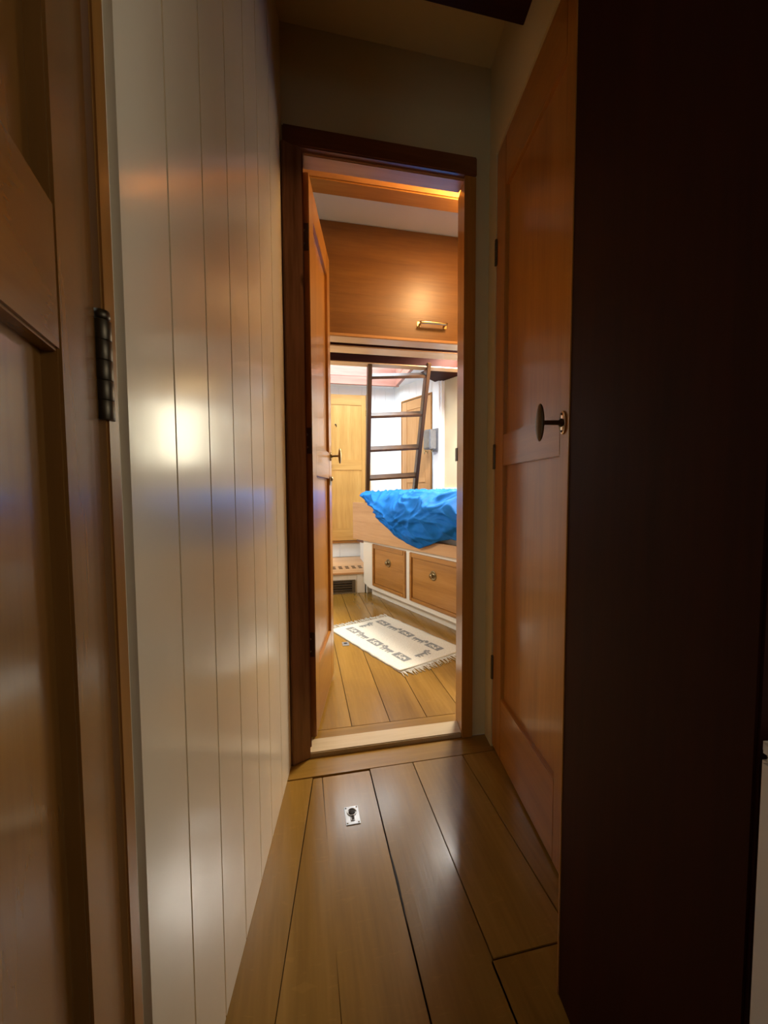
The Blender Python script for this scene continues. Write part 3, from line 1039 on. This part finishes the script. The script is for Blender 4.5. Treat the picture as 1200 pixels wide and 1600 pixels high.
# ---- low locker behind the bunk end on which the ladder rests
bm = B()
prism(bm, [(0.60, 3.72), (0.66, 3.70), (1.10, 3.86), (1.06, 4.18), (0.60, 4.18)], 0.19, 0.722, 0.004)
tag(obj('low_locker', bm, WHITE), 'low white locker behind the bunk end under the ladder', 'locker')

# ================================================================== DUVET
hem = [(-0.075, 0.872), (-0.05, 0.850), (0.0, 0.822), (0.09, 0.775), (0.24, 0.655), (0.43, 0.568), (0.58, 0.535), (0.716, 0.512), (0.82, 0.545), (0.94, 0.588),
       (1.05, 0.613), (1.25, 0.60), (1.66, 0.58)]


def lerp(tab, x):
    for (a, va), (b, vb) in zip(tab, tab[1:]):
        if x <= b:
            k = max(0, (x - a) / (b - a))
            return va + (vb - va) * k
    return tab[-1][1]


NU, NT = 200, 120
bm = B()
grid = []
top = 0.885
for i in range(NU + 1):
    u = -0.075 + 1.715 * i / NU
    hz = lerp(hem, u)
    row = []
    drop = max(0.0, top - hz)
    for j in range(NT + 1):
        s = j / NT
        if s < 0.45:
            k = s / 0.45
            v = 0.68 - k * 0.66
            z = top + 0.012 * math.sin(k * 3.0)
            nv, nz = 0.0, 1.0
        else:
            k = (s - 0.45) / 0.55
            q = min(1.0, k * 2.5)
            bulge = 0.05 + 0.055 * math.sin(min(1, k) * math.pi) * min(1, drop / 0.2)
            v = 0.02 - (0.02 + bulge) * math.sin(q * math.pi / 2)
            z = top - drop * (k ** 1.15)
            nv, nz = -math.sin(q * math.pi / 2), math.cos(q * math.pi / 2)
        edge = min(1.0, (1 - s) * 8 + 0.25)
        # creases fan out from the pulled-up far corner and from the low tip
        fx, fz = u + 0.25, z - 1.02
        th = math.atan2(fz, fx)
        rr = math.hypot(fx, fz)
        p = Vector((th * 7.0, rr * 2.2, v * 2.0))
        w1 = 1 - abs(noise.noise(p * 1.6 + Vector((3.1, 0, 0)))) * 2
        p2 = Vector((u * 5.5 + z * 3.5, z * 9 - u * 2.0, v * 6))
        p2 = p2 + Vector((noise.noise(p2 * 0.7), noise.noise(p2 * 0.7 + Vector((9, 2, 1))), 0)) * 0.9
        w2 = 1 - abs(noise.noise(p2)) * 2
        w3 = noise.noise(p2 * 2.4 + Vector((0, 7, 0)))
        w4 = 1 - abs(noise.noise(Vector((p2.x * 1.9 + 5, p2.y * 2.3, p2.z)))) * 2
        d = (0.009 * max(0, w4) ** 2 + 0.018 * w1 ** 2 * (1 if w1 > 0 else 0) + 0.024 * max(0, w2) ** 2 + 0.006 * w3) * edge
        if s < 0.45:
            d *= 0.8
        hj = 0.003 * noise.noise(Vector((u * 14, s * 3, 0))) * (1 if s > 0.9 else 0) * min(1, (u + 0.075) * 5)
        row.append(bm.verts.new((u + 0.012 * w3 * edge * min(1, (u + 0.075) * 5), v + nv * d, z + nz * d + hj)))
    grid.append(row)
for i in range(NU):
    for j in range(NT):
        bm.faces.new((grid[i][j], grid[i][j + 1], grid[i + 1][j + 1], grid[i + 1][j])).smooth = True
bmesh.ops.recalc_face_normals(bm, faces=bm.faces[:])
dv_o = obj('duvet', bm, BLUE)
dv_o.location = BO
dv_o.rotation_euler = (0, 0, BA)
tag(dv_o, 'bright blue crumpled duvet hanging over the lee board of the bunk', 'duvet')
sm = dv_o.modifiers.new('thickness', 'SOLIDIFY')
sm.thickness = 0.012
sm.offset = -1

# ================================================================== RUG
rg = empty('rug', (0.47, 1.90, 0.0), heading(0.916, 0.40))
tag(rg, 'cream woven rug with grey animal motifs and fringed ends on the cabin floor', 'rug')
RW, RL = 0.475, 0.755
bm = B()
nu, nv_ = 30, 46


def rz(x, y):
    return 0.004 + 0.0025 * (1 + noise.noise(Vector((x * 6, y * 6, 0)))) + (0.006 * max(0, 1 - y / 0.08) * max(0, 1 - x / 0.10))


g2 = [[bm.verts.new((RW * i / nu + 0.006 * noise.noise(Vector((0, j * 0.3, i // 15))), RL * j / nv_, rz(RW * i / nu, RL * j / nv_))) for j in range(nv_ + 1)] for i in range(nu + 1)]
b2 = [[bm.verts.new((v.co.x, v.co.y, 0.0008)) for v in r] for r in g2]
for i in range(nu):
    for j in range(nv_):
        bm.faces.new((g2[i][j], g2[i + 1][j], g2[i + 1][j + 1], g2[i][j + 1])).smooth = True
        bm.faces.new((b2[i][j], b2[i][j + 1], b2[i + 1][j + 1], b2[i + 1][j]))
for i in range(nu):
    bm.faces.new((g2[i][0], b2[i][0], b2[i + 1][0], g2[i + 1][0]))
    bm.faces.new((g2[i][nv_], g2[i + 1][nv_], b2[i + 1][nv_], b2[i][nv_]))
for j in range(nv_):
    bm.faces.new((g2[0][j], g2[0][j + 1], b2[0][j + 1], b2[0][j]))
    bm.faces.new((g2[nu][j], b2[nu][j], b2[nu][j + 1], g2[nu][j + 1]))


# woven motifs: small cells of grey pile lifted half a millimetre above the ground weave
def cells(rows, cx, cy, cw, ch, flip=False, turn=False):
    n, mlen = len(rows), len(rows[0])
    for r, line in enumerate(rows):
        for c, chh in enumerate(line):
            if chh != '#':
                continue
            a = (c - mlen / 2) * cw
            b_ = (n / 2 - r - 1) * ch
            if flip:
                a = -a - cw
            if turn:
                x0, y0, dx, dy = cx + b_, cy + a, ch, cw
            else:
                x0, y0, dx, dy = cx + a, cy + b_, cw, ch
            q = [(x0, y0), (x0 + dx, y0), (x0 + dx, y0 + dy), (x0, y0 + dy)]
            f = bm.faces.new([bm.verts.new((x, y, rz(x, y) + 0.0007)) for x, y in q])
            f.material_index = 1


BLOCK = ['############', '#######..###', '###..###.###', '##....#.####', '##.##....###', '####.###.###', '############']
BEAST = ['.........##.', '........####', '.########.##', '.#########..', '..#.#..#.#..', '..#.#..#.#..']
for x in (0.115, 0.355):
    for y in (0.135, 0.395, 0.65):
        cells(BLOCK, x, y, 0.0095, 0.0082, flip=x > 0.2, turn=True)
    for y in (0.265, 0.525):
        cells(BEAST, x, y, 0.0105, 0.0105, flip=x > 0.2, turn=True)
for y in (0.10, 0.685):
    cells(BEAST, 0.235, y, 0.0105, 0.0095)
bm.normal_update()
obj('weave', bm, [RUGM, RUGG], rg)
for nm, y0, sgn in (('fringe', -0.001, -1), ('fringe', RL + 0.001, 1)):
    bm = B()
    for k in range(66):
        x = RW * (k + 0.5) / 66
        L = 0.055 + random.uniform(-0.015, 0.015)
        sx_ = random.uniform(-0.02, 0.02)
        zz = 0.0035
        tube(bm, [(x, y0, zz), (x + sx_ * 0.3, y0 + sgn * L * 0.4, 0.0045 + random.uniform(0, 0.004)), (x + sx_, y0 + sgn * L, 0.0022)], 0.0021, 5)
    obj(nm, bm, RUGM, rg)

# second flush ring pull in the cabin floor, half under the rug
r2 = empty('ring_pull', (0.243, 2.335, 0.0))
tag(r2, 'small metal flush ring pull set in the cabin floor beside the rug', 'ring pull')
bm = B()
bx(bm, -0.020, 0.020, -0.030, 0.030, 0.0, 0.0022, 0.001)
obj('ring_plate', bm, STEEL, r2)
bm = B()
lathe(bm, [(0, 0.0023), (0.011, 0.0023), (0.011, 0.0028), (0, 0.0028)], Matrix.Translation((0, 0.006, 0)), 20)
obj('finger_hole', bm, BLACKW, r2)

bpy.context.view_layer.update()
